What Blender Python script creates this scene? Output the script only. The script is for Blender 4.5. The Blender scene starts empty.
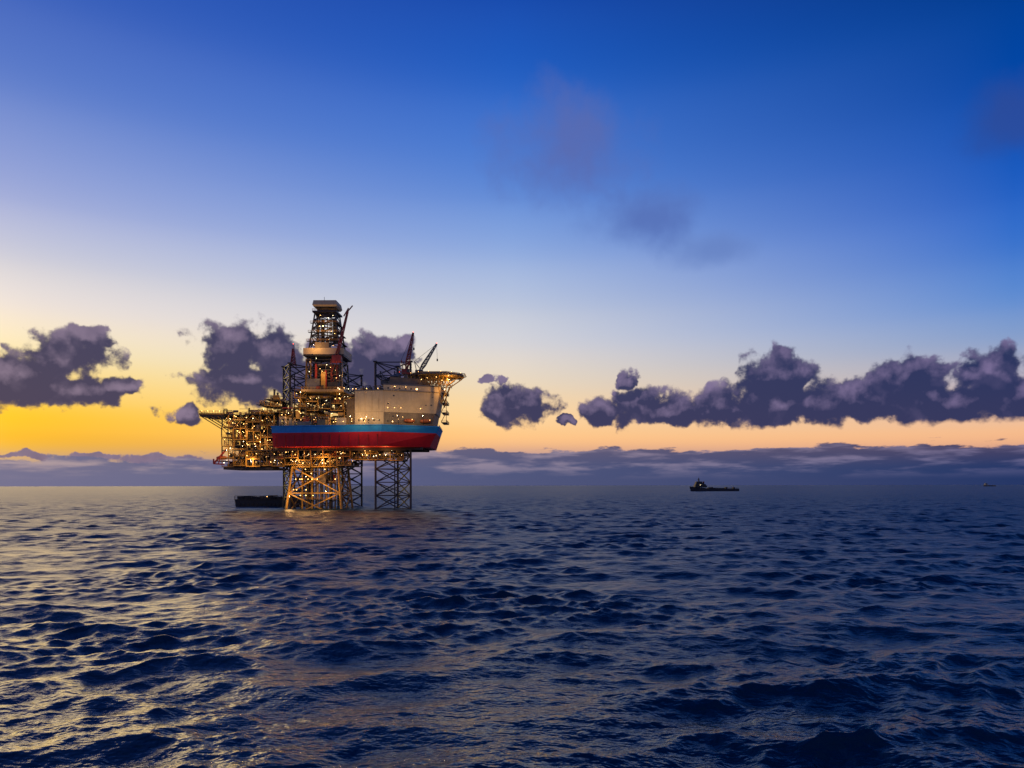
import bpy, math, random
import numpy as np
from mathutils import Vector, Matrix

scene = bpy.context.scene
scene.view_settings.view_transform = 'Standard'
scene.view_settings.look = 'None'
scene.view_settings.exposure = 0
rnd = random.Random(7)

def lin(c):
    return tuple(((v/255)/12.92 if v/255 <= 0.04045 else ((v/255+0.055)/1.055)**2.4) for v in c) + (1.0,)

# ------------------------------------------------------------------ camera
F = 745.0           # focal length in picture widths*1024
CAMH = 14.4
cam = bpy.data.cameras.new('camera')
cam.sensor_width = 36
cam.lens = 36*F/1024
cam.shift_y = 101.5/1024
cam.clip_start = 0.5
cam.clip_end = 200000
co = bpy.data.objects.new('camera', cam)
co.location = (0, 0, CAMH)
co.rotation_euler = (math.radians(90), 0.0016, 0)
scene.collection.objects.link(co)
scene.camera = co

# ------------------------------------------------------------------ world (sky)
world = bpy.data.worlds.new('sky')
scene.world = world
world.use_nodes = True
wt = world.node_tree
wt.nodes.clear()

class G:
    def __init__(s, tree): s.t = tree; s.flat = False
    def n(s, typ): return s.t.nodes.new(typ)
    def put(s, sock, v):
        if v is None: return
        if isinstance(v, bpy.types.NodeSocket): s.t.links.new(v, sock)
        else: sock.default_value = v
    def m(s, op, a, b=None, c=None, clamp=False):
        n = s.n('ShaderNodeMath'); n.operation = op; n.use_clamp = clamp
        s.put(n.inputs[0], a); s.put(n.inputs[1], b); s.put(n.inputs[2], c)
        return n.outputs[0]
    def v(s, op, a, b=None, c=None, out=0):
        n = s.n('ShaderNodeVectorMath'); n.operation = op
        s.put(n.inputs[0], a); s.put(n.inputs[1], b)
        if c is not None: s.put(n.inputs[2], c)
        return n.outputs[out]
    def ss(s, x, a, b, lo=0.0, hi=1.0):
        n = s.n('ShaderNodeMapRange'); n.interpolation_type = 'SMOOTHSTEP'
        s.put(n.inputs[0], x); s.put(n.inputs[1], a); s.put(n.inputs[2], b); s.put(n.inputs[3], lo); s.put(n.inputs[4], hi)
        return n.outputs[0]
    def mr(s, x, a, b, lo=0.0, hi=1.0):
        n = s.n('ShaderNodeMapRange')
        s.put(n.inputs[0], x); s.put(n.inputs[1], a); s.put(n.inputs[2], b); s.put(n.inputs[3], lo); s.put(n.inputs[4], hi)
        return n.outputs[0]
    def mix(s, f, a, b, mode='MIX'):
        n = s.n('ShaderNodeMix'); n.data_type = 'RGBA'; n.blend_type = mode
        s.put(n.inputs[0], f); s.put(n.inputs[6], a); s.put(n.inputs[7], b)
        return n.outputs[2]
    def noise(s, vec, scale, detail=4, rough=0.5, dist=0.0, col=False):
        n = s.n('ShaderNodeTexNoise')
        if s.flat: n.noise_dimensions = '2D'
        s.put(n.inputs['Vector'], vec); n.inputs['Scale'].default_value = scale
        n.inputs['Detail'].default_value = detail; n.inputs['Roughness'].default_value = rough
        n.inputs['Distortion'].default_value = dist
        return n.outputs['Color' if col else 'Fac']
    def xyz(s, x, y, z=0.0):
        n = s.n('ShaderNodeCombineXYZ'); s.put(n.inputs[0], x); s.put(n.inputs[1], y); s.put(n.inputs[2], z)
        return n.outputs[0]
    def sep(s, v):
        n = s.n('ShaderNodeSeparateXYZ'); s.put(n.inputs[0], v); return n.outputs
    def ramp(s, f, stops, interp='CARDINAL'):
        n = s.n('ShaderNodeValToRGB'); cr = n.color_ramp; cr.interpolation = interp
        while len(cr.elements) > 1: cr.elements.remove(cr.elements[-1])
        first = True
        for p, c in stops:
            if first:
                cr.elements[0].position = p; e = cr.elements[0]; first = False
            else: e = cr.elements.new(p)
            e.color = c
        s.put(n.inputs[0], f)
        return n.outputs[0]

def sky_ang(px, py):
    """azimuth / elevation in degrees of a sky direction"""
    u = (px-512)/F; v = (486-py)/F
    return math.degrees(math.atan(u)), math.degrees(math.atan(v/math.sqrt(1+u*u)))

W = G(wt); W.flat = True
tc = W.n('ShaderNodeTexCoord').outputs['Generated']
d = W.sep(W.v('NORMALIZE', tc))
az = W.m('MULTIPLY', W.m('ARCTAN2', d[0], d[1]), 57.29578)
el = W.m('MULTIPLY', W.m('ARCSINE', d[2]), 57.29578)
fe = W.m('DIVIDE', el, 40.0, clamp=True)

def column(px, rows):
    st = []
    for y, c in sorted(rows, key=lambda r: -r[0]):
        a, e = sky_ang(px, y)
        st.append((max(0, e/40.0), lin(c)))
    return W.ramp(fe, st)
colL = column(20, [(-120,(38,80,175)),(0,(70,104,190)),(100,(110,136,206)),(200,(164,174,217)),(260,(208,206,217)),(310,(240,226,212)),(355,(250,226,168)),(400,(255,206,80)),(430,(252,188,32)),(450,(226,172,84)),(470,(160,148,160)),(486,(138,142,172))])
colC = column(512, [(-120,(8,54,146)),(0,(24,76,174)),(100,(52,106,200)),(200,(102,142,215)),(260,(152,176,222)),(310,(192,200,219)),(350,(218,213,212)),(390,(240,216,182)),(425,(255,209,150)),(446,(240,184,136)),(466,(124,126,162)),(486,(94,106,148))])
colR = column(1004, [(-120,(0,42,118)),(0,(2,62,148)),(100,(10,76,172)),(200,(38,98,196)),(260,(70,122,206)),(310,(108,146,208)),(350,(150,164,198)),(390,(196,178,182)),(425,(240,190,152)),(446,(228,170,136)),(466,(80,96,148)),(486,(56,78,130))])
colB = W.ramp(fe, [(0, lin((80,88,124))),(0.15, lin((142,134,152))),(0.4, lin((100,116,170))),(1.0, lin((30,66,145)))])
sky = W.mix(W.mr(az, -34, 0), colL, colC)
sky = W.mix(W.mr(az, 0, 34), sky, colR)
sky = W.mix(W.ss(W.m('ABSOLUTE', az), 50, 115), sky, colB)
# aureole of the set sun, outside the left of the picture
gx = W.m('DIVIDE', W.m('ADD', az, 54.0), 10.0); gy = W.m('DIVIDE', W.m('SUBTRACT', el, 4.0), 9.0)
gl = W.m('EXPONENT', W.m('MULTIPLY', W.m('ADD', W.m('MULTIPLY', gx, gx), W.m('MULTIPLY', gy, gy)), -1.0))
sky = W.mix(gl, sky, W.mix(1.0, sky, (4.0,2.9,0.8,1), 'ADD'))

blobs = [ # cumulus groups: direction and angular size
 (14,382,44,24),(66,356,44,24),(92,338,20,15),(60,388,70,17),(122,387,22,10),
 (236,350,38,27),(276,350,30,22),(240,384,46,20),(292,378,36,24),(184,413,20,9),(330,370,36,26),(376,355,32,19),(402,350,16,12),(380,378,32,14),
 (517,405,34,20),(492,381,10,6),(497,412,18,11),
 (600,412,22,13),(642,408,36,17),(626,380,10,11),(672,414,26,13),(566,420,8,3),
 (716,408,36,18),(780,378,34,29),(780,406,80,20),(850,402,56,24),(904,382,46,24),(946,404,100,22),(992,374,40,25),(1022,398,50,28),(1090,390,60,26),
 (-60,395,60,20),
 (30,454,26,4),(95,457,34,4),(165,461,44,5),
]
ng = bpy.data.node_groups.new('cloud_density', 'ShaderNodeTree')
ng.interface.new_socket('P', in_out='INPUT', socket_type='NodeSocketVector')
ng.interface.new_socket('D', in_out='OUTPUT', socket_type='NodeSocketFloat')
Q = G(ng); Q.flat = True
gi = ng.nodes.new('NodeGroupInput'); go = ng.nodes.new('NodeGroupOutput')
P = gi.outputs[0]
wv = Q.v('MULTIPLY', Q.v('SUBTRACT', Q.noise(P, 0.45, 4, 0.55, col=True), (0.5,0.5,0.5)), (2.8,1.5,0))
wp = Q.v('ADD', P, wv)
cur = None
for (px,py,rx,ry) in blobs:
    a, e = sky_ang(px, py)
    k = math.cos(math.radians(a))
    sx = math.degrees(rx/F)*k*k; sy = math.degrees(ry/F)*k
    l = Q.v('LENGTH', Q.v('MULTIPLY_ADD', wp, (1/sx,1/sy,0), (-a/sx,-e/sy,0)), out=1)
    cur = l if cur is None else Q.m('SMOOTH_MIN', cur, l, 0.2)
base = Q.m('SUBTRACT', 1.24, cur)
n1 = Q.noise(P, 0.6, 6, 0.54)
vor = Q.n('ShaderNodeTexVoronoi'); vor.feature = 'SMOOTH_F1'; vor.voronoi_dimensions = '2D'; vor.inputs['Scale'].default_value = 0.9
vor.inputs['Smoothness'].default_value = 0.5
vor.inputs['Detail'].default_value = 1.0; vor.inputs['Roughness'].default_value = 0.35
Q.put(vor.inputs['Vector'], wp)
puff = Q.m('SUBTRACT', 0.36, vor.outputs['Distance'])
den = Q.m('ADD', Q.m('MULTIPLY_ADD', n1, 1.25, -0.62), base)
den = Q.m('MULTIPLY_ADD', puff, 0.3, den)
Q.put(go.inputs[0], den)

pv = W.xyz(az, el, 0.0)
def dens(off):
    n = W.n('ShaderNodeGroup'); n.node_tree = ng
    W.put(n.inputs[0], W.v('ADD', pv, off)); return n.outputs[0]
d0 = dens((0,0,0)); d1 = dens((-0.15,0.9,0))
fb = W.noise(pv, 0.5, 3, 0.5)
_, eb = sky_ang(700, 431)
cut = W.ss(W.m('ADD', el, W.m('MULTIPLY', W.noise(pv, 1.2, 3), 0.7)), eb+0.2, eb+0.65)
lowk = W.ss(az, -18, -16, 1.0, 0.0)
cut = W.m('MAXIMUM', cut, lowk)
alpha = W.m('MULTIPLY', W.ss(d0, -0.03, 0.28), cut)
topl = W.ss(W.m('SUBTRACT', d0, d1), 0.0, 1.2)
edge = W.ss(d0, 0.05, 0.6, 1.0, 0.0)
f_ = W.m('ADD', W.m('MULTIPLY', topl, 0.82), W.m('MULTIPLY', edge, 0.08))
f_ = W.m('ADD', f_, W.m('MULTIPLY_ADD', fb, 0.8, -0.48), clamp=True)
thin = W.ss(d0, 0.0, 0.4)
darkc = W.mix(W.mr(az, -34, 34), lin((60,57,90)), lin((38,48,92)))
lightc = W.mix(W.mr(az, -34, 34), lin((142,124,148)), lin((126,112,154)))
cc = W.mix(f_, darkc, lightc)
cc = W.mix(W.m('MULTIPLY', W.m('SUBTRACT', 1.0, thin), 0.28), cc, sky)
sky2 = W.mix(W.m('MULTIPLY', alpha, 0.98), sky, cc)

# ---- low stratus bank on the horizon
pn = W.v('MULTIPLY', pv, (0.25, 1.0, 1.0))
s1 = W.noise(pn, 1.3, 5, 0.6)
s2 = W.noise(W.v('ADD', W.v('MULTIPLY', pv, (0.22,1.5,1.0)), (11,3,0)), 0.9, 4, 0.55)
topL = W.mr(az, -26, -6, 1.9, 2.8)
top = W.m('ADD', topL, W.m('MULTIPLY_ADD', s1, 2.0, -1.0))
sa = W.ss(W.m('SUBTRACT', top, el), -0.03, 0.24)
sc_d = W.mix(W.mr(az, -34, 34), lin((104,106,140)), lin((36,52,98)))
sc_l = W.mix(W.mr(az, -34, 34), lin((168,150,158)), lin((104,102,142)))
hi = W.m('MULTIPLY', W.ss(s2, 0.42, 0.72), W.ss(el, 0.3, 1.6))
sc = W.mix(hi, sc_d, sc_l)
sky3 = W.mix(W.m('MULTIPLY', sa, 0.93), sky2, sc)

# ---- faint high cloud patches
hn = W.noise(pv, 0.2, 4, 0.55)
def patch(px, py, rx, ry, colr, amt, src):
    a, e = sky_ang(px, py); k = math.cos(math.radians(a))
    sx = math.degrees(rx/F)*k*k; sy = math.degrees(ry/F)*k
    l = W.v('LENGTH', W.v('MULTIPLY_ADD', pv, (1/sx,1/sy,0), (-a/sx,-e/sy,0)), out=1)
    f = W.ss(W.m('ADD', W.m('SUBTRACT', 1.0, l), W.m('MULTIPLY_ADD', hn, 1.6, -0.55)), 0.0, 1.2)
    return W.mix(W.m('MULTIPLY', f, amt), src, lin(colr))
sky4 = patch(568, 150, 74, 50, (92,106,172), 0.8, sky)
sky4 = patch(640, 220, 60, 28, (84,110,180), 0.8, sky4)
sky4 = patch(1012, 120, 50, 42, (48,74,148), 0.7, sky4)
sky4 = patch(712, 250, 46, 18, (100,128,192), 0.7, sky4)
# Nishita twilight component, very low sun at the left
nish = W.n('ShaderNodeTexSky'); nish.sky_type = 'NISHITA'; nish.sun_disc = False
SUN_EL = 6.0; SUN_AZ = -36.0
nish.sun_elevation = math.radians(SUN_EL); nish.sun_rotation = math.radians(SUN_AZ)
bgh = W.n('ShaderNodeBackground'); W.put(bgh.inputs[0], sky4)
bgl = W.n('ShaderNodeBackground'); W.put(bgl.inputs[0], sky3)
belt = W.m('MULTIPLY', W.m('LESS_THAN', el, 14.0), W.m('MULTIPLY', W.m('GREATER_THAN', el, -0.5), W.m('LESS_THAN', W.m('ABSOLUTE', az), 60.0)))
mx = W.n('ShaderNodeMixShader'); W.put(mx.inputs[0], belt); wt.links.new(bgh.outputs[0], mx.inputs[1]); wt.links.new(bgl.outputs[0], mx.inputs[2])
bg2 = W.n('ShaderNodeBackground'); W.put(bg2.inputs[0], nish.outputs[0]); bg2.inputs[1].default_value = 0.0004
ad = W.n('ShaderNodeAddShader'); wt.links.new(mx.outputs[0], ad.inputs[0]); wt.links.new(bg2.outputs[0], ad.inputs[1])
wo = W.n('ShaderNodeOutputWorld'); wt.links.new(ad.outputs[0], wo.inputs[0])
world.cycles.sampling_method = 'NONE'

# low sun, diffused by the horizon haze into a broad soft glow
sl = bpy.data.lights.new('sun', 'SUN'); sl.energy = 0.45; sl.angle = math.radians(30); sl.color = (1.0, 0.70, 0.28)
so = bpy.data.objects.new('sun', sl); scene.collection.objects.link(so)
sd = Vector((math.sin(math.radians(SUN_AZ))*math.cos(math.radians(SUN_EL)), math.cos(math.radians(SUN_AZ))*math.cos(math.radians(SUN_EL)), math.sin(math.radians(SUN_EL))))
so.rotation_euler = sd.to_track_quat('Z', 'Y').to_euler()

# ------------------------------------------------------------------ materials
def newmat(name):
    m = bpy.data.materials.new(name); m.use_nodes = True
    return m, G(m.node_tree), m.node_tree.nodes['Principled BSDF']
def paint(name, c1, c2=None, rough=0.5, metal=0.0, scale=0.25, rust=0.25):
    m, g, b = newmat(name)
    tcn = g.n('ShaderNodeTexCoord').outputs['Object']
    n = g.noise(tcn, scale, 5, 0.65)
    st = g.noise(g.v('MULTIPLY', tcn, (1.4,1.4,0.12)), 0.9, 4, 0.6)
    c2 = c2 or tuple(v*0.6 for v in c1)
    c = g.mix(g.ss(n, 0.35, 0.7), tuple(c1)+(1,), tuple(c2)+(1,))
    c = g.mix(g.m('MULTIPLY', g.ss(st, 0.52, 0.75), rust), c, (0.10,0.045,0.02,1))
    g.put(b.inputs['Base Color'], c)
    b.inputs['Roughness'].default_value = rough; b.inputs['Metallic'].default_value = metal
    return m
M = {
 'steel': paint('dark_steel', (0.04,0.034,0.028)),
 'legst': paint('leg_steel', (0.05,0.046,0.05), (0.028,0.026,0.028), rust=0.5),
 'gold': paint('yellow_painted_steel', (0.50,0.28,0.045), (0.26,0.145,0.028)),
 'beige': paint('beige_paint', (0.78,0.57,0.30), (0.66,0.48,0.25), rough=0.7, rust=0.18),
 'tan': paint('tan_paint', (0.30,0.21,0.11), (0.19,0.13,0.07), rust=0.35),
 'grey': paint('grey_paint', (0.18,0.17,0.16), (0.11,0.10,0.09)),
 'white': paint('white_paint', (0.62,0.55,0.45), (0.45,0.40,0.32)),
 'red': paint('red_hull_paint', (0.80,0.014,0.018), (0.66,0.010,0.016), rough=0.6, rust=0.12),
 'redst': paint('red_crane_paint', (0.42,0.05,0.03)),
 'blue': paint('blue_hull_paint', (0.02,0.36,0.75), (0.02,0.29,0.62), rough=0.6, rust=0.08),
 'orange': paint('orange_paint', (0.65,0.16,0.03)),
 'shipdark': paint('ship_dark_paint', (0.03,0.03,0.04)),
 'pipe': paint('pipe_steel', (0.36,0.28,0.17), (0.15,0.11,0.07), rough=0.35, metal=0.4),
}
mg, gg, bb = newmat('window_glass')
bb.inputs['Base Color'].default_value = (0.02,0.025,0.03,1); bb.inputs['Roughness'].default_value = 0.1
M['glass'] = mg
def emis(name, col, s):
    m, g, b = newmat(name)
    b.inputs['Base Color'].default_value = (0.8,0.8,0.8,1)
    b.inputs['Emission Color'].default_value = tuple(col)+(1,); b.inputs['Emission Strength'].default_value = s
    m.cycles.emission_sampling = 'NONE'
    M[name] = m
emis('lamp_warm', (1.0,0.52,0.14), 9)
emis('lamp_white', (1.0,0.80,0.45), 9)
emis('lamp_red', (1.0,0.08,0.03), 5)

# ------------------------------------------------------------------ mesh builder
class B:
    def __init__(s): s.v = {}; s.f = {}; s.M = Matrix.Identity(4)
    def add(s, mat, vs, fs):
        V = s.v.setdefault(mat, []); Fc = s.f.setdefault(mat, []); o = len(V)
        V.extend([tuple(p) for p in vs]); Fc.extend([tuple(i+o for i in f) for f in fs])
    def box(s, mat, x0, x1, y0, y1, z0, z1, rot=0.0):
        cx, cy = (x0+x1)/2, (y0+y1)/2; c, q = math.cos(rot), math.sin(rot)
        vs = []
        for z in (z0, z1):
            for (x, y) in ((x0,y0),(x1,y0),(x1,y1),(x0,y1)):
                dx, dy = x-cx, y-cy
                vs.append((cx+c*dx-q*dy, cy+q*dx+c*dy, z))
        s.add(mat, vs, [(3,2,1,0),(4,5,6,7),(0,1,5,4),(1,2,6,5),(2,3,7,6),(3,0,4,7)])
    def beam(s, mat, p, q, w, n=4, w2=None):
        p = Vector(p); q = Vector(q); dd = q-p
        if dd.length < 1e-4: return
        dd.normalize(); up = Vector((0,0,1)) if abs(dd.z) < 0.95 else Vector((0,1,0))
        a = dd.cross(up).normalized(); b = dd.cross(a); w2 = w if w2 is None else w2
        vs = []
        for (o, r) in ((p, w*0.5), (q, w2*0.5)):
            for i in range(n):
                t = 2*math.pi*(i+0.5)/n; rr = r*(1.414 if n == 4 else 1)
                vs.append(o+a*math.cos(t)*rr+b*math.sin(t)*rr)
        fs = [(i, (i+1)%n, n+(i+1)%n, n+i) for i in range(n)]+[tuple(range(n))[::-1], tuple(range(n, 2*n))]
        s.add(mat, vs, fs)
    def prism(s, mat, bot, top):
        n = len(bot)
        fs = [(i, (i+1)%n, n+(i+1)%n, n+i) for i in range(n)]+[tuple(range(n))[::-1], tuple(range(n, 2*n))]
        s.add(mat, list(bot)+list(top), fs)
    def lamp(s, mat, p, r=0.35):
        x, y, z = p
        s.add(mat, [(x+r,y,z),(x-r,y,z),(x,y+r,z),(x,y-r,z),(x,y,z+r),(x,y,z-r)],
              [(0,2,4),(2,1,4),(1,3,4),(3,0,4),(2,0,5),(1,2,5),(3,1,5),(0,3,5)])
    def rail(s, mat, pts, h=1.2, w=0.09, post=2.5):
        for a, b in zip(pts[:-1], pts[1:]):
            a = Vector(a); b = Vector(b); L = (b-a).length; k = max(1, int(L/post))
            for j in (0.5, 1.0):
                s.beam(mat, a+Vector((0,0,h*j)), b+Vector((0,0,h*j)), w)
            for i in range(k+1):
                p = a.lerp(b, i/k); s.beam(mat, p, p+Vector((0,0,h)), w)
    def lattice(s, mat, bot, top, bays, cw, bw, style='X', n=4):
        bot = [Vector(p) for p in bot]; top = [Vector(p) for p in top]; K = len(bot)
        for a, b in zip(bot, top): s.beam(mat, a, b, cw, 8 if cw > 0.5 else 4)
        for i in range(bays):
            t0, t1 = i/bays, (i+1)/bays
            for j in range(K):
                a0 = bot[j].lerp(top[j], t0); b0 = bot[(j+1)%K].lerp(top[(j+1)%K], t0)
                a1 = bot[j].lerp(top[j], t1); b1 = bot[(j+1)%K].lerp(top[(j+1)%K], t1)
                s.beam(mat, a1, b1, bw)
                if style == 'X': s.beam(mat, a0, b1, bw); s.beam(mat, b0, a1, bw)
                elif style == 'K': m_ = (a1+b1)/2; s.beam(mat, a0, m_, bw); s.beam(mat, b0, m_, bw)
                else:
                    if (i+j) % 2: s.beam(mat, a0, b1, bw)
                    else: s.beam(mat, b0, a1, bw)
    def make(s, name, parent, bevel=0):
        for mat, vs in s.v.items():
            me = bpy.data.meshes.new(name+'_'+mat); me.from_pydata(vs, [], s.f[mat]); me.update()
            me.materials.append(M[mat])
            o = bpy.data.objects.new(name+'_'+mat, me); scene.collection.objects.link(o); o.parent = parent

def empty(name, loc, rot=0.0):
    e = bpy.data.objects.new(name, None); e.location = loc; e.rotation_euler = (0,0,rot)
    scene.collection.objects.link(e); return e

# ------------------------------------------------------------------ the rig (metres, local frame: x right, y away, z above sea)
rig = empty('jackup_drilling_rig', (-100.2, 447, 0))

def leg(cx, cy, r, zt, nm, rot, bays):
    b = B(); pts = []
    for i in range(3):
        a = rot+i*2*math.pi/3; pts.append((cx+r*math.cos(a), cy+r*math.sin(a)))
    b.lattice('legst', [(x,y,-8) for x,y in pts], [(x,y,zt) for x,y in pts], bays, 1.35, 0.55, 'X')
    for x, y in pts:
        z = 40
        while z < zt-1:
            b.box('legst', x-0.75, x+0.75, y-0.12, y+0.12, z, z+0.7); z += 1.6
    b.beam('legst', (cx,cy,-8), (cx,cy,zt*0.95), 0.6)
    for x, y in pts: b.box('legst', x-1.2, x+1.2, y-1.2, y+1.2, zt, zt+0.7)
    b.make(nm, rig)
leg(27.5, 15, 12.4, 90, 'leg_a', math.radians(-90+60), 12)
leg(-39, 30, 9.6, 91, 'leg_b', math.radians(30), 13)
leg(-15, 76, 9.6, 92, 'leg_c', math.radians(20), 13)

# hull
hb = B()
planT = [(-44.5,1),(24,-10),(56,6),(54,48),(2,92),(-36,92),(-44.5,50)]
planB = [(-43.5,1.5),(22,-9),(50,8),(50,48),(0,90),(-36,90),(-43.5,50)]
def lerpP(t): return [(a[0]+(b[0]-a[0])*t, a[1]+(b[1]-a[1])*t) for a, b in zip(planB, planT)]
zb, zm, zt_ = 37.8, 46.2, 50.0
pm = lerpP((zm-zb)/(zt_-zb))
hb.prism('red', [(x,y,zb) for x,y in planB], [(x,y,zm) for x,y in pm])
hb.prism('blue', [(x,y,zm+0.01) for x,y in pm], [(x,y,zt_) for x,y in planT])
top = [(x,y,zt_) for x,y in planT]
for a, b_ in zip(top, top[1:]+top[:1]):
    hb.beam('blue', (a[0],a[1],a[2]+0.2), (b_[0],b_[1],b_[2]+0.2), 0.5)
hb.rail('gold', top+top[:1], 1.3, 0.1, 3)
fa, fb_ = Vector((-44.5,0.8,0)), Vector((24,-10.2,0))
for i in range(12):
    p = fa.lerp(fb_, (i+0.5)/12)
    hb.box('redst', p.x-0.1, p.x+0.1, p.y+0.05, p.y+0.45, 38.3, 45)
for i in range(9):
    y = 6+i*9; hb.box('steel', -42, 46 if y < 50 else 5, y-0.4, y+0.4, 36.3, 37.79)
hb.make('hull', rig)

def clutter(b, x0, x1, y0, y1, z0, z1, dens, mats, seed, tubes=True):
    r = random.Random(seed)
    for i in range(int(dens)):
        w = r.uniform(0.8, 4.0); d_ = r.uniform(0.8, 4); h = r.uniform(0.8, (z1-z0)*0.9)
        x = r.uniform(x0, max(x0+0.1, x1-w)); y = r.uniform(y0, max(y0+0.1, y1-d_)); m = r.choice(mats)
        k = r.random()
        if k < 0.25: b.box(m, x, x+w, y, y+d_, z0+0.01, z0+h)
        elif k < 0.45:
            b.beam(m, (x+w/2,y+d_/2,z0), (x+w/2,y+d_/2,z0+h), w*0.6, 10)
        elif k < 0.6:
            zc = z0+min(h, 2.5); b.beam(m, (x,y+1,zc), (min(x+w*1.4, x1),y+1,zc), 1.5, 10)
        elif k < 0.88:
            zc = r.uniform(z0+1, z1); L = r.uniform(3, 12); t = r.uniform(0.2,0.6)
            xe = min(x1, x+L)
            b.beam('pipe' if r.random()<0.6 else m, (x,y,zc), (xe,y,zc), t, 6)
            b.beam('pipe', (xe,y,zc), (xe,y,z0), t, 6)
        else:
            b.lattice(m, [(x,y,z0),(x+w,y,z0),(x+w,y+w,z0),(x,y+w,z0)], [(x,y,z1),(x+w,y,z1),(x+w,y+w,z1),(x,y+w,z1)], 2, 0.25, 0.15, 'Z')

def block(b, x0, x1, y0, y1, z, z2, r, step, mats, dens, mcol, lampn, thick=0.45, support=True):
    """one deck bay: floor, edge girder, rail, columns up to the next deck, equipment, lamps"""
    b.box('steel', x0, x1, y0, y1, z-thick, z)
    b.box(mcol, x0+0.02, x1-0.02, y0-0.22, y0-0.02, z-thick, z+0.05)
    if r.random() < 0.8: b.rail(mcol, [(x0,y0,z),(x1,y0,z)], 1.2, 0.09, 2)
    n = max(1, int(round((x1-x0)/step))); st = (x1-x0)/n
    for yy in (y0+0.4, (y0+y1)/2, y1-0.4):
        for k in range(n+1):
            x = x0+k*st
            if support: b.beam(mcol if r.random()<0.6 else 'steel', (x,yy,z), (x,yy,z2-thick), r.uniform(0.3,0.6))
            if k < n and r.random() < 0.6 and support:
                if r.random() < 0.5: b.beam(mcol, (x,yy,z), (x+st,yy,z2-thick), 0.28)
                else: b.beam(mcol, (x+st,yy,z), (x,yy,z2-thick), 0.28)
    clutter(b, x0+0.3, x1-0.3, y0+0.6, y1-1, z, z2-thick-0.2, dens, mats, r.random())
    for k in range(lampn):
        x = r.uniform(x0+0.5, x1-0.5); zl = z+r.uniform(1.6, max(2.0,(z2-z)*0.8)); yl = r.choice((y0-0.1, y0-0.1, r.uniform(y0+1, y1-1)))
        b.beam('steel', (x,yl,z), (x,yl,zl-0.2), 0.12)
        b.lamp('lamp_warm' if r.random()<0.75 else 'lamp_white', (x,yl,zl), r.uniform(0.12,0.30))

def modules(b, x0, x1, y0, y1, z0, z1, seed, nx, hs, mats, dens, mcol='gold', lampn=2, step=4.5, jag=True):
    """side-by-side module stacks with their own deck heights, setbacks and ragged tops"""
    r = random.Random(seed); w = (x1-x0)/nx
    for i in range(nx):
        a = x0+i*w+(r.uniform(-0.8,0.8) if i else 0); c = x0+(i+1)*w-0.15
        z = z0+r.uniform(0,1.5); yo = y0+r.uniform(0,5); topz = z1-(r.uniform(0,7) if jag else 0)
        while z < topz-2:
            h = r.uniform(*hs); z2 = min(z+h, topz)
            if topz-z2 < 2: z2 = topz
            block(b, a, c, yo+r.uniform(-0.8,0.8), y1, z, z2, r, step, mats, dens*(w/8), mcol, lampn)
            z = z2
        b.box('steel', a, c, yo, y1, z-0.3, z)
        clutter(b, a, c, yo, y1-2, z, z+r.uniform(2.5,5), 7, mats, seed*31+i)
        b.rail(mcol, [(a,yo,z),(c,yo,z)], 1.2, 0.09, 2)

mix1 = ['gold','gold','gold','tan','tan','grey','steel','pipe','steel','steel','beige','redst']
# ---------- process module (left)
pb = B()
modules(pb, -77, -45, 5, 44, 26, 58, 3, 4, (4.2,7.5), mix1, 15, lampn=3, jag=False)
modules(pb, -66, -42, 9, 40, 58.3, 64, 5, 3, (3.5,5), mix1, 10, lampn=3)
pb.box('gold', -91, -76, 8, 30, 57.9, 58.9)
pb.box('steel', -90.5, -76, 8.3, 29.7, 56.9, 57.89)
pb.rail('gold', [(-76,8,58.9),(-91,8,58.9),(-91,30,58.9),(-76,30,58.9)], 1.4, 0.14, 1.6)
for yy in (9, 19, 29):
    pb.beam('gold', (-90,yy,57), (-77,yy,49), 0.5); pb.beam('gold', (-84,yy,57), (-77,yy,53), 0.35)
    pb.beam('gold', (-80,yy,57), (-77,yy,55), 0.3); pb.beam('gold', (-87,yy,57), (-87,yy,55.2), 0.3)
for k in range(4): pb.lamp('lamp_warm', (-89+k*3.6, 7.6, 60.2), 0.22)
pb.box('steel', -82, -77, 10, 22, 29.5, 30)
pb.beam('redst', (-82,8,28), (-74,8,37), 0.9); pb.beam('redst', (-82,8,28), (-75.5,8,27.6), 0.7); pb.beam('redst', (-82,8,28), (-82,8,31), 0.7); pb.beam('redst', (-79,8,28), (-78,8,32.5), 0.5)
for k in range(5):
    pb.beam('orange', (-80.5+k*1.3,9,31.6), (-79.2+k*1.3,9,31.6), (1.4,2.2,2.4,2.4,2.1)[k], 10, (2.2,2.4,2.4,2.1,1.2)[k])
pb.make('process_module', rig)

# ---------- under-hull cantilever / wellhead decks
ub = B()
modules(ub, -46, 2, 4, 44, 26, 36.3, 9, 6, (4,6), mix1, 16, lampn=4, jag=False)
modules(ub, 2, 34, 7, 26, 30, 36.3, 12, 4, (3,5), ['steel','grey','gold','tan'], 10, lampn=3, jag=False)
ub.box('steel', -76, -46, 8, 40, 24.4, 25.8)
for k in range(14):
    x = -72+k*8
    if x < 28: ub.beam('steel', (x,6,36.3), (x+4,6,31.5), 0.35); ub.beam('steel', (x+8,6,36.3), (x+4,6,31.5), 0.35)
ub.beam('steel', (-76,6,36), (36,6,36), 0.6)
ub.make('wellhead_decks', rig)

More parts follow.
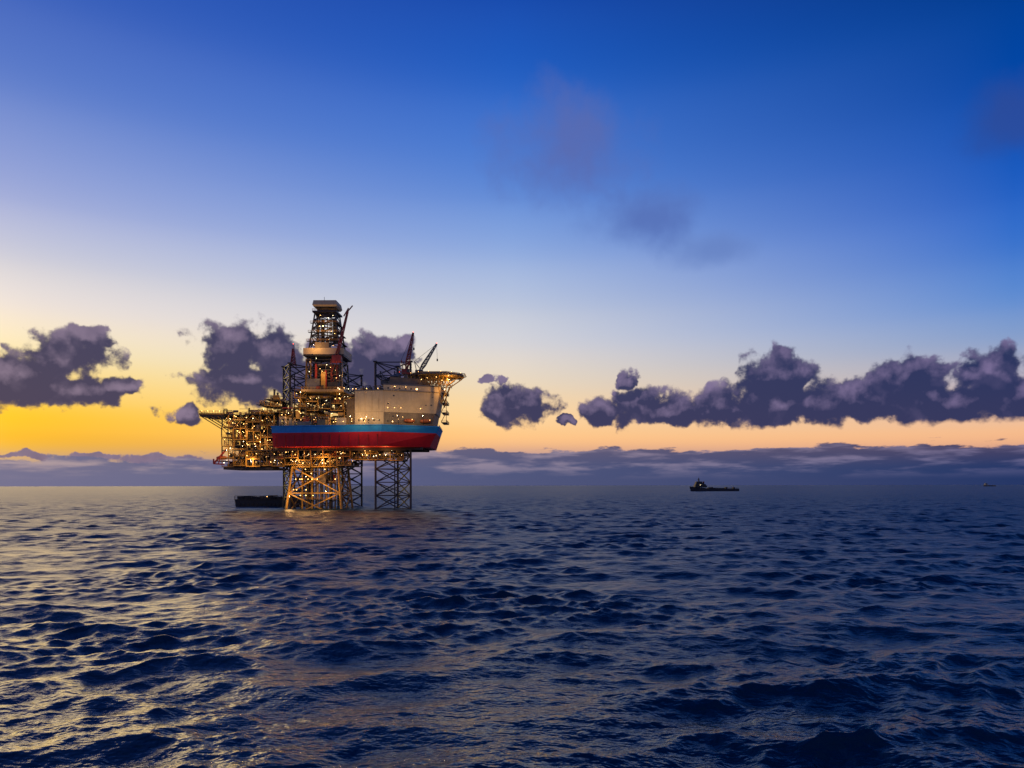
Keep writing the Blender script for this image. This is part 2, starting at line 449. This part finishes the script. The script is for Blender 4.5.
# jacket below
jb = B()
jb.lattice('gold', [(-38,6,-6),(-3,6,-6),(-3,38,-6),(-38,38,-6)], [(-34,8,26),(-6,8,26),(-6,36,26),(-34,36,26)], 2, 1.4, 0.65, 'X')
r = random.Random(4)
for ix in range(7):
    for iy in range(3):
        x = -29+ix*3.0+r.uniform(-0.6,0.6); y = 13+iy*7
        jb.beam(r.choice(('gold','tan','steel')), (x,y,-6), (x,y,26), 0.9, 8)
for z in (6, 16):
    jb.box('steel', -30, -8, 11, 30, z-0.3, z); jb.rail('gold', [(-30,11,z),(-8,11,z)], 1.2, 0.1, 2)
clutter(jb, -30, -8, 10, 26, 16, 25, 30, mix1, 77)
for k in range(16):
    jb.lamp('lamp_warm', (r.uniform(-34,-6), 7+r.uniform(0,6), r.choice((8.5,12,18.5,22,24.5))), 0.3)
jb.make('jacket', rig)

# ---------- topside equipment between derrick and accommodation
tb = B()
modules(tb, -42, 6, 5, 44, 50.6, 63, 21, 6, (4,6.5), mix1, 13, lampn=3)
modules(tb, -34, 3, 12, 40, 61, 73, 22, 5, (4,6.5), mix1, 12, lampn=3)
modules(tb, -58, -42, 10, 34, 63.5, 69, 23, 3, (3.5,5), mix1, 7, lampn=2)
for (x,y,h) in ((-48,18,74),(-46,18,72),(-36,14,72),(2,20,76),(4,22,74)):
    tb.beam('grey', (x,y,62), (x,y,h), 1.3, 10); tb.beam('steel', (x,y,h), (x,y,h+0.6), 1.5, 10)
clutter(tb, -42, -5, 1.5, 5, 50.2, 56, 34, ['gold','tan','grey','redst','white','steel'], 55)
tb.make('topside_modules', rig)

# ---------- derrick
db = B()
cx, cy = -15.5, 21
def sq(h, z): return [(cx-h,cy-h,z),(cx+h,cy-h,z),(cx+h,cy+h,z),(cx-h,cy+h,z)]
db.lattice('steel', sq(11,73), sq(10.2,92), 3, 1.1, 0.6, 'X')
db.lattice('steel', sq(10.0,92.5), sq(6.2,122), 6, 0.95, 0.48, 'X')
db.box('tan', cx-13, cx+13, cy-13, cy+13, 72, 73.5)
db.rail('gold', [(cx-13,cy-13,73.5),(cx+13,cy-13,73.5)], 1.3, 0.12, 2)
db.box('grey', cx-10, cx-2, cy-12, cy-6, 73.6, 80); db.box('steel', cx+3, cx+9, cy-12, cy-6, 73.6, 78)
db.box('redst', cx-4, cx+3, cy-9, cy-3, 73.6, 77); db.box('steel', cx-8, cx+8, cy-4, cy+6, 73.6, 90)
clutter(db, cx-12, cx+12, cy-12.5, cy-8, 73.6, 92, 24, ['steel','gold','tan','redst'], 61)
db.box('beige', cx-12, cx+12.5, cy-12, cy-11.5, 95.0, 98.8); db.box('beige', cx+12.2, cx+12.7, cy-11.45, cy+12, 95.0, 98.8)
db.box('beige', cx-12, cx-11.5, cy-11.45, cy+12, 95.0, 98.8); db.box('steel', cx-12, cx+12.6, cy-12, cy+12, 94.0, 94.95)
db.box('tan', cx-5, cx+3.5, cy-11.2, cy-5, 99, 102.5)
for (h,z) in ((9.4,103.5),(8.6,109),(7.6,115)):
    db.box('steel', cx-h-1, cx+h+1, cy-h-1, cy-h+0.6, z-0.25, z); db.rail('gold', [(cx-h-1,cy-h-1,z),(cx+h+1,cy-h-1,z)], 1.2, 0.14, 1.6)
    db.box('steel', cx+h-0.6, cx+h+1, cy-h+0.61, cy+h+1, z-0.25, z)
clutter(db, cx-7, cx+7, cy-6, cy+5, 103.6, 121, 10, ['steel','gold','steel'], 62)
db.beam('redst', (cx,cy,99), (cx,cy,108), 2.2, 8); db.beam('steel', (cx,cy,73), (cx,cy,122), 0.5)
for k in range(24):
    x = cx-8+k*0.6; db.beam('steel', (x,cy-4+(k%3),73.5), (x,cy-4+(k%3),97), 0.35, 5)
db.box('steel', cx-7.6, cx+7.6, cy-7.6, cy+7.6, 121.8, 122.8)
db.rail('gold', [(cx-7.6,cy-7.6,122.8),(cx+7.6,cy-7.6,122.8)], 1.2, 0.14, 1.6)
db.lattice('steel', sq(5,122.8), sq(5,125.2), 1, 0.5, 0.3, 'X')
db.prism('beige', sq(6.8,125.2), sq(7.6,126.4)); db.prism('beige', sq(7.6,126.41), sq(7.0,129.3))
db.beam('steel', (cx-2,cy,129.3), (cx-2,cy,133), 0.2)
r = random.Random(8)
for k in range(34):
    z = r.uniform(75, 121); h = 11-(z-73)/49*5; sd_ = r.choice((-1,1))
    db.lamp('lamp_warm' if r.random()<0.7 else 'lamp_white', (cx+sd_*r.uniform(0.2,1)*h, cy-h-0.3, z), r.uniform(0.16,0.28))
db.lattice('redst', [(cx+8,8,94),(cx+9.6,8,94),(cx+9.6,9.6,94),(cx+8,9.6,94)], [(cx+15.2,8,121),(cx+15.8,8,121),(cx+15.8,8.6,121),(cx+15.2,8.6,121)], 12, 0.5, 0.3, 'Z')
db.beam('redst', (cx+15.5,8.3,121), (cx+18.5,8.3,124.5), 0.6); db.beam('redst', (cx+16,8.3,123), (cx+13,8.3,118), 0.6)
db.box('redst', cx+6, cx+11.5, 7, 11, 90, 94)
db.make('derrick', rig)

mb = B()
mb.lattice('redst', [(-41,28,91),(-38,28,91),(-38,31,91),(-41,31,91)], [(-40,29,102),(-39.2,29,102),(-39.2,30,102),(-40,30,102)], 6, 0.4, 0.25, 'X')
mb.beam('redst', (-39.6,29.5,102), (-39.6,29.5,105), 0.25); mb.lamp('lamp_red', (-39.6,29.5,105.2), 0.3)
mb.make('antenna_mast', rig)

# ---------- accommodation
ab = B()
ang = math.atan2(-11, 68.5)
def wbox(mat, u0, u1, v0, v1, z0, z1):
    c, q = math.cos(ang), math.sin(ang); o = (-44.5, 1.0)
    vs = [(o[0]+c*u-q*v_, o[1]+q*u+c*v_, z) for z in (z0,z1) for (u,v_) in ((u0,v0),(u1,v0),(u1,v1),(u0,v1))]
    ab.add(mat, vs, [(3,2,1,0),(4,5,6,7),(0,1,5,4),(1,2,6,5),(2,3,7,6),(3,0,4,7)])
wbox('beige', 52, 69.5, 2.0, 9, 50.3, 70.6)
wbox('beige', 60, 69.5, 9, 26, 50.3, 70.6)
wbox('grey', 51.7, 69.8, 1.8, 9.2, 70.61, 71.2)
for k in range(4): wbox('beige', 54+k*4.2, 54.15+k*4.2, 1.85, 1.99, 51, 70.4)
wbox('tan', 52.2, 69.3, 1.93, 1.985, 58.0, 58.12)
for k in range(5): wbox('glass', 54+k*3.1, 54.9+k*3.1, 1.9, 1.995, 52.6, 53.7)
wbox('tan', 46, 51.6, 4, 12, 50.3, 66); wbox('beige', 40, 45.9, 3, 8, 50.3, 55); wbox('tan', 28, 33, 3, 8, 50.3, 54); wbox('grey', 15,24,3,7,50.3,53)
for k in range(5): wbox('gold', 46.3+k*1.0, 46.5+k*1.0, 3.8, 3.99, 50.5, 65.5)
def pb_(z, e): return [(24.4,-7.2-e*0.1,z),(52+e,5.5-e*0.2,z),(52+e,32,z),(24.4,32,z)]
ab.prism('tan', pb_(50.3,0), pb_(58,1.5)); ab.prism('beige', pb_(58.01,2.0), pb_(74,5.0)); ab.prism('grey', pb_(74.01,5.4), pb_(74.8,5.4))
ab.prism('tan', [(27,-5,74.81),(50,6,74.81),(50,26,74.81),(27,26,74.81)], [(28,-4.5,79),(48,6,79),(48,26,79),(28,26,79)])
for j, z in enumerate((52.3, 55.3, 62.6, 67.4, 71.8)):
    e = (0.3,0.9,2.9,3.8,4.6)[j]
    a = Vector((24.4,-7.2-e*0.1,z)); b_ = Vector((52+e,5.5-e*0.2,z))
    nrm = Vector((12.7,-27.6,0)).normalized()
    for k in range(9):
        if rnd.random() < 0.3: continue
        t = 0.07+k*0.1; p = a.lerp(b_, t)+nrm*0.12; q = a.lerp(b_, t+0.028)+nrm*0.12
        dn = Vector((0,0,0.8))
        ab.add('lamp_warm' if rnd.random()<0.08 else 'glass', [p,q,q+dn,p+dn], [(0,1,2,3)])
    if j == 4:
        w0 = a+nrm*0.5-Vector((0,0,1.1)); w1 = b_+nrm*0.5-Vector((0,0,1.1))
        ab.beam('tan', w0, w1, 0.3)
for z in (53, 59, 65, 71):
    ab.box('steel', 57.2, 60.5, 6, 24, z-0.3, z); ab.rail('gold', [(60.5,6,z),(60.5,24,z)], 1.2, 0.12, 2); ab.rail('gold', [(57.2,6,z),(60.5,6,z)], 1.2, 0.12, 2)
for i in range(3):
    z = 53+i*6; ab.beam('gold', (57.3,5.6,z), (60.3,5.6,z+6), 0.35); ab.beam('gold', (60.4,5.4,z), (60.4,5.4,z+6), 0.3)
for k in range(2):
    x = 36+k*9; y = -3.0+k*4
    for i in range(5):
        ab.beam('orange', (x+i*1.2,y+i*0.5,53.2), (x+1.2+i*1.2,y+0.5+i*0.5,53.2), (1.2,2.2,2.5,2.5,2.2)[i], 10, (2.2,2.5,2.5,2.2,1.0)[i])
clutter(ab, 8, 24, 2, 9, 71.2, 75, 20, ['grey','white','gold','tan','steel'], 31)
clutter(ab, 27, 48, -2, 20, 79, 82.5, 16, ['grey','steel','tan','gold'], 32)
for p in ((13,3,71.2),(20,2,71.2)):
    ab.beam('white', p, (p[0],p[1],p[2]+2), 1.2, 10); ab.beam('white', (p[0],p[1],p[2]+2), (p[0],p[1],p[2]+3.2), 2.2, 12, 1.0)
r = random.Random(99)
for k in range(20):
    u = r.uniform(38,69)
    ab.lamp('lamp_warm' if r.random()<0.7 else 'lamp_white', (-44.5+math.cos(ang)*u, 1.0+math.sin(ang)*u+1.2, r.choice((52.6,54,54,66,71.8,72.5))), 0.22)
for k in range(10):
    t = r.random(); p = Vector((27,-7.4,0)).lerp(Vector((56,3.6,0)), t)
    ab.lamp('lamp_warm', (p.x, p.y-1.0, r.choice((53.8,60.5,73))), 0.2)
ab.make('accommodation', rig)

# ---------- helideck
he = B()
hc = Vector((54,14)); R_ = 17.5
oc = [(hc.x+R_*math.cos(math.radians(22.5+45*i)), hc.y+R_*0.9*math.sin(math.radians(22.5+45*i))) for i in range(8)]
he.prism('grey', [(x,y,81.6) for x,y in oc], [(x,y,82.6) for x,y in oc])
oc2 = [(hc.x+(x-hc.x)*1.09, hc.y+(y-hc.y)*1.09) for x,y in oc]
for i in range(8):
    a, b_ = oc[i], oc[(i+1)%8]; a2, b2 = oc2[i], oc2[(i+1)%8]
    he.beam('gold', (a2[0],a2[1],82.6), (b2[0],b2[1],82.6), 0.3)
    for k in range(7):
        t = k/7
        he.beam('gold', (a[0]+(b_[0]-a[0])*t, a[1]+(b_[1]-a[1])*t, 81.8), (a2[0]+(b2[0]-a2[0])*t, a2[1]+(b2[1]-a2[1])*t, 82.6), 0.16)
    for k in range(2):
        t = (k+0.5)/2; he.lamp('lamp_warm', (a2[0]+(b2[0]-a2[0])*t, a2[1]+(b2[1]-a2[1])*t, 82.9), 0.16)
for yy in (1, 7, 14, 21, 27):
    half = R_*math.sqrt(max(0.05, 1-((yy-hc.y)/(R_*0.95))**2))
    xa, xb = hc.x-half+1, hc.x+half-1
    he.beam('gold', (xa,yy,81.2), (xb,yy,81.2), 0.5)
    he.beam('gold', (max(xa,50),yy,76.2), (xb-7,yy,76.2), 0.4); he.beam('gold', (xb-7,yy,76.2), (xb,yy,81), 0.4)
    n = 6
    for k in range(n):
        x = max(xa,48)+(xb-7-max(xa,48))*k/n; x2 = max(xa,48)+(xb-7-max(xa,48))*(k+1)/n
        he.beam('gold', (x,yy,76.2), ((x+x2)/2,yy,81), 0.28); he.beam('gold', ((x+x2)/2,yy,81), (x2,yy,76.2), 0.28)
    he.beam('gold', (57.5,yy,64), (xb-8,yy,76.2), 0.55)
for xx in (44, 50, 56, 62, 67):
    he.beam('gold', (xx,1,81.0), (xx,27,81.0), 0.4)
    if xx < 64: he.beam('gold', (xx,1,76.4), (xx,27,76.4), 0.35)
for k in range(6): he.lamp('lamp_warm', (46+k*3, -1+ (k%3)*4, 78+ (k%2)*1.5), 0.22)
he.make('helideck', rig)

def crane(nm, base, tip, mat, w=1.8, cabmat='redst'):
    b = B(); bx, by, bz = base
    b.beam('grey', (bx,by,bz-10), (bx,by,bz), 2.6, 12)
    b.beam('steel', (bx,by,bz), (bx,by,bz+0.6), 3.4, 12)
    b.box(cabmat, bx-2.4, bx+2.2, by-1.6, by+1.8, bz+0.6, bz+3.6)
    b.box('glass', bx+0.6, bx+2.3, by-1.9, by-1.61, bz+1.4, bz+3.2)
    dv = Vector(tip)-Vector(base); a = Vector((0,1,0)); n = dv.cross(a).normalized()
    p = Vector(base)+Vector((0,0,2.5)); q = Vector(tip)
    mid = p.lerp(q, 0.25)
    s4 = lambda o, ww: [o+a*ww+n*ww, o-a*ww+n*ww, o-a*ww-n*ww, o+a*ww-n*ww]
    b.lattice(mat, s4(p, 0.4), s4(mid, w*0.55), 4, 0.42, 0.26, 'Z')
    b.lattice(mat, s4(mid, w*0.55), s4(q, 0.35), 12, 0.42, 0.26, 'Z')
    t = Vector(base)+Vector((-3.0 if dv.x > 0 else 3.0, 0, 9))
    b.beam(mat, Vector(base)+Vector((-1.8,1,3)), t, 0.4); b.beam(mat, Vector(base)+Vector((1.5,-1,3)), t, 0.35)
    b.beam('steel', t, q, 0.16); b.beam('steel', q, (q.x+0.4,q.y,q.z-9), 0.12); b.box('steel', q.x, q.x+0.8, q.y-0.4, q.y+0.4, q.z-10.4, q.z-9)
    b.lamp('lamp_red', (q.x,q.y,q.z+0.6), 0.3)
    b.make(nm, rig)
crane('crane_a', (36.5,2,81), (40.8,2,106.5), 'redst', 2.0)
crane('crane_b', (44,6,81), (54.5,6,100.5), 'grey', 1.9, 'grey')
crane('crane_c', (22,12,76), (31,12,84), 'steel', 1.4, 'grey')

# ---------- point lights for the rig's lamps, plus added fill for the accommodation
lp = [(-72,3,36),(-62,3,47),(-70,3,55),(-52,3,41),(-50,4,61),(-58,4,30),
      (-30,2,29),(-14,2,30),(-24,2,20),(-12,2,11),(-34,2,8),(10,3,33),(24,2,33),
      (-34,1,58),(-22,1,64),(-8,1,58),(-4,4,70),(-28,4,71),(-15,5,84),(-20,5,100),(-15,8,112),
      (6,-13,55),(16,-16,54.5),(34,-17,55),(48,-11,55.5),(60,0,72),(62,6,79)]
fl = B()
for i, p in enumerate(lp):
    L = bpy.data.lights.new('deck_and_fill_light', 'POINT'); L.energy = 1700; L.color = (1.0,0.55,0.18); L.shadow_soft_size = 0.3
    if i in (5,6,7,8,9,10): L.energy = 3000
    if i in (21,22,23,24):
        # added fill lights on made-up outboard arms, to warm the accommodation walls
        L.energy = 2100; L.color = (1.0,0.66,0.32)
        fl.beam('steel', (p[0],p[1],p[2]-0.4), (p[0]-1,(-4 if i != 24 else 2),51), 0.2)
    fl.lamp('lamp_warm', (p[0],p[1],p[2]), 0.16)
    fl.beam('steel', (p[0],p[1]+0.2,p[2]-0.3), (p[0],p[1]+3.5,p[2]-0.6), 0.12)
    o = bpy.data.objects.new('deck_and_fill_light_%d' % (i+1), L); o.location = (p[0],p[1]-0.55,p[2]); scene.collection.objects.link(o); o.parent = rig
fl.make('deck_and_fill_arms', rig)

# ------------------------------------------------------------------ vessels
def vessel(name, loc, rot, L, Bm, H, hullmat, supmat, light=3):
    e = empty(name, loc, rot); b = B()
    n = 14; secs = []
    for i in range(n+1):
        t = i/n; x = -L/2+t*L
        wv_ = Bm/2*min(1, (max(0.0,t)/0.22)**0.6) if t < 0.22 else Bm/2
        sheer = H+ (max(0, 0.35-t)/0.35)**1.5*H*0.6
        if t < 0.30: sheer += H*0.35
        secs.append((x, max(wv_,0.2), sheer))
    vs = []; fs = []
    for x, w, s_ in secs:
        fl = 0.72 if x < -L*0.3 else 0.95
        rk = L*0.03 if x < -L*0.45 else 0
        vs += [(x+rk,-w*fl,-2),(x,-w,s_),(x,w,s_),(x+rk,w*fl,-2)]
    for i in range(n):
        o = i*4
        fs += [(o,o+4,o+5,o+1),(o+1,o+5,o+6,o+2),(o+2,o+6,o+7,o+3)]
    fs += [(0,1,2,3),(n*4+3,n*4+2,n*4+1,n*4)]
    b.add(hullmat, vs, fs)
    z = H*1.8; x0 = -L*0.40
    for k, (a, c, hh) in enumerate(((0.0,0.24,3.2),(0.01,0.22,3.0),(0.02,0.19,3.0),(0.03,0.15,3.2))):
        w = Bm*(0.46-0.04*k)
        b.box(supmat if k % 2 == 0 else hullmat, x0+a*L, x0+c*L, -w, w, z-1.5 if k == 0 else z, z+hh)
        b.box('glass', x0+a*L+1, x0+c*L-1, -w-0.05, -w-0.01, z+1.2, z+2.2)
        z += hh+0.01
    mx_ = x0+0.09*L
    b.lattice(supmat, [(mx_-1.5,-1.5,z),(mx_+1.5,-1.5,z),(mx_+1.5,1.5,z),(mx_-1.5,1.5,z)], [(mx_-0.4,-0.4,z+9),(mx_+0.4,-0.4,z+9),(mx_+0.4,0.4,z+9),(mx_-0.4,0.4,z+9)], 4, 0.5, 0.3, 'X')
    b.beam(supmat, (mx_,-4,z+6), (mx_,4,z+6), 0.4); b.beam(supmat, (mx_-4,0,z+5), (mx_+3,0,z+5), 0.5)
    b.beam('redst', (x0+0.19*L,3,H*1.8), (x0+0.19*L,3,z), 2.4, 10); b.beam('redst', (x0+0.19*L,-3,H*1.8), (x0+0.19*L,-3,z), 2.4, 10)
    r = random.Random(5); x = -L*0.12
    while x < L*0.44:
        w = r.uniform(3, 7); h = r.uniform(1.0, 4.0)
        if r.random() < 0.85: b.box(r.choice([hullmat, 'steel', 'redst', 'grey', hullmat]), x, x+w, -Bm*0.3, Bm*0.3, H, H+h)
        x += w+r.uniform(0.5, 3)
    for sgn in (-1, 1):
        b.rail(hullmat, [(-L*0.15,sgn*Bm*0.48,H),(L*0.49,sgn*Bm*0.48,H)], 2.2, 0.35, 3)
    b.beam(hullmat, (L*0.40,0,H), (L*0.40,0,H+7), 0.6)
    for k in range(light):
        b.lamp('lamp_white', (-L*0.30+k*L*0.1, -Bm*0.5-0.2, H*2.2+2+(k%2)*3), 0.5)
    b.make(name+'_part', e)
vessel('offshore_supply_vessel', (482, 1780, 0), 0.0, 116, 20, 6, 'shipdark', 'steel', light=1)
vessel('offshore_supply_vessel', (4100, 6400, 0), 0.1, 110, 20, 8, 'grey', 'white', light=3)

be = empty('cargo_barge', (-170, 512, 0), 0.0)
b = B()
b.prism('shipdark', [(-17,-7,-1.5),(26,-7,-1.5),(26,9,-1.5),(-17,9,-1.5)], [(-18,-7,5.0),(26,-7,5.0),(26,9,5.0),(-18,9,5.0)])
b.beam('steel', (-18,-7.1,5.1), (26,-7.1,5.1), 0.6)
b.rail('steel', [(-18,-6.8,5),(26,-6.8,5)], 2.6, 0.3, 2.4)
for k in range(14): b.beam('steel', (-15+k*3,-7.3,2.0), (-15+k*3,-7.8,2.0), 1.6, 10)
rr = random.Random(3); x = -17
while x < 22:
    w = rr.uniform(3,6); b.box(rr.choice(['steel','shipdark','tan','grey']), x, x+w, -5, 4, 5.01, 5+rr.uniform(1.8,3.2)); x += w+rr.uniform(0.2,1)
b.lamp('lamp_warm', (4,-7.2,7.2), 0.25)
b.make('barge_part', be)

# ------------------------------------------------------------------ sea
rings = []; rr_ = 10.0
while rr_ < 3000: rings.append(rr_); rr_ *= 1.0038
while rr_ < 90000: rings.append(rr_); rr_ *= 1.06
rings = np.array(rings, dtype=np.float32)
fr = np.arange(-46, 46, 0.11); bk = np.arange(46, 314, 1.6)
th = np.radians(np.concatenate([fr, bk])).astype(np.float32)
dth = np.concatenate([np.full(len(fr), math.radians(0.11)), np.full(len(bk), math.radians(1.6))]).astype(np.float32)
nr, nt = len(rings), len(th)
Rg, Tg = np.meshgrid(rings, th, indexing='ij')
X = (Rg*np.sin(Tg)).ravel(); Y = (Rg*np.cos(Tg)).ravel()
sp = np.maximum(Rg*0.0038, Rg*dth[None,:]).ravel()
sp = np.where(Rg.ravel() > 3000, 1e9, sp)
rs = np.random.RandomState(41)
gust = np.zeros_like(X)
for i in range(10):
    lam = rs.uniform(20, 150); a = rs.uniform(0, 2*math.pi); k = 2*math.pi/lam
    gust += np.sin(k*(X*math.cos(a)+Y*math.sin(a))+rs.uniform(0, 6.28)).astype(np.float32)
gust = np.clip(1+gust*0.15, 0.45, 1.6)
Z = np.zeros_like(X); DX = np.zeros_like(X); DY = np.zeros_like(X); UV = np.zeros_like(X)
NW = 120
for i in range(NW):
    lam = 0.6*(24/0.6)**((i+rs.uniform(-0.4,0.4))/NW)
    spread = 0.75 if lam < 4 else 0.42
    a = math.radians(-74)+rs.normal(0, spread)
    s_ = 0.037*(1.0 if lam < 8 else (8/lam)**1.0)*(0.8 if lam < 1.3 else 1.0)
    k = 2*math.pi/lam; A = s_*lam/(2*math.pi)
    att = np.clip((lam/sp-1.8)/2.2, 0, 1).astype(np.float32)
    ph = k*(X*math.cos(a)+Y*math.sin(a))+rs.uniform(0, 6.28)
    am = A*att*(gust if lam < 8 else 1.0)
    UV += (1-att*att)*s_*s_*0.5
    sn = np.sin(ph); cs = np.cos(ph)
    Z += am*cs; DX -= am*sn*math.cos(a)*0.85; DY -= am*sn*math.sin(a)*0.85
X += DX; Y += DY
UV = UV*0.26                                  # slope variance left to the microsurface
rough = np.sqrt(np.sqrt(0.00002+2*UV)).astype(np.float32)
co_ = np.stack([X, Y, Z], 1).astype(np.float32)
co_ = np.vstack([co_, np.array([[0,0,0]], dtype=np.float32)])
rough = np.append(rough, 0.2).astype(np.float32)
ii = np.arange(nr-1)[:,None]; jj = np.arange(nt)[None,:]; j2 = (jj+1) % nt
quads = np.stack([ii*nt+jj, ii*nt+j2, (ii+1)*nt+j2, (ii+1)*nt+jj], -1).reshape(-1, 4)[:, ::-1]
tris = np.stack([np.full(nt, nr*nt), (np.arange(nt)+1) % nt, np.arange(nt)], -1)
loops = np.concatenate([quads.ravel(), tris.ravel()]).astype(np.int32)
starts = np.concatenate([np.arange(len(quads))*4, len(quads)*4+np.arange(nt)*3]).astype(np.int32)
me = bpy.data.meshes.new('sea')
me.vertices.add(len(co_)); me.vertices.foreach_set('co', co_.ravel())
me.loops.add(len(loops)); me.loops.foreach_set('vertex_index', loops)
me.polygons.add(len(starts)); me.polygons.foreach_set('loop_start', starts)
me.update(calc_edges=True)
me.polygons.foreach_set('use_smooth', np.ones(len(me.polygons), dtype=bool))
at = me.attributes.new('wave_roughness', 'FLOAT', 'POINT'); at.data.foreach_set('value', rough)
sea = bpy.data.objects.new('sea', me); scene.collection.objects.link(sea)
ms, g, bs = newmat('sea_water')
pos = g.n('ShaderNodeTexCoord').outputs['Object']
bs.inputs['Base Color'].default_value = (0.0, 0.022, 0.036, 1)
an = g.n('ShaderNodeAttribute'); an.attribute_name = 'wave_roughness'
g.put(bs.inputs['Roughness'], an.outputs['Fac']); bs.inputs['IOR'].default_value = 1.38
g.flat = True
n1 = g.noise(g.v('MULTIPLY', pos, (1.0,1.3,0)), 1.8, 3, 0.6, 0.0)
n2 = g.noise(g.v('MULTIPLY', pos, (0.7,1.2,0)), 0.28, 4, 0.62, 0.0)
bp = g.n('ShaderNodeBump'); bp.inputs['Strength'].default_value = 1.0; bp.inputs['Distance'].default_value = 0.055; g.put(bp.inputs['Height'], n1)
bp2 = g.n('ShaderNodeBump'); bp2.inputs['Strength'].default_value = 1.0; bp2.inputs['Distance'].default_value = 0.5; g.put(bp2.inputs['Height'], n2); g.put(bp2.inputs['Normal'], bp.outputs[0])
g.put(bs.inputs['Normal'], bp2.outputs[0])
me.materials.append(ms)
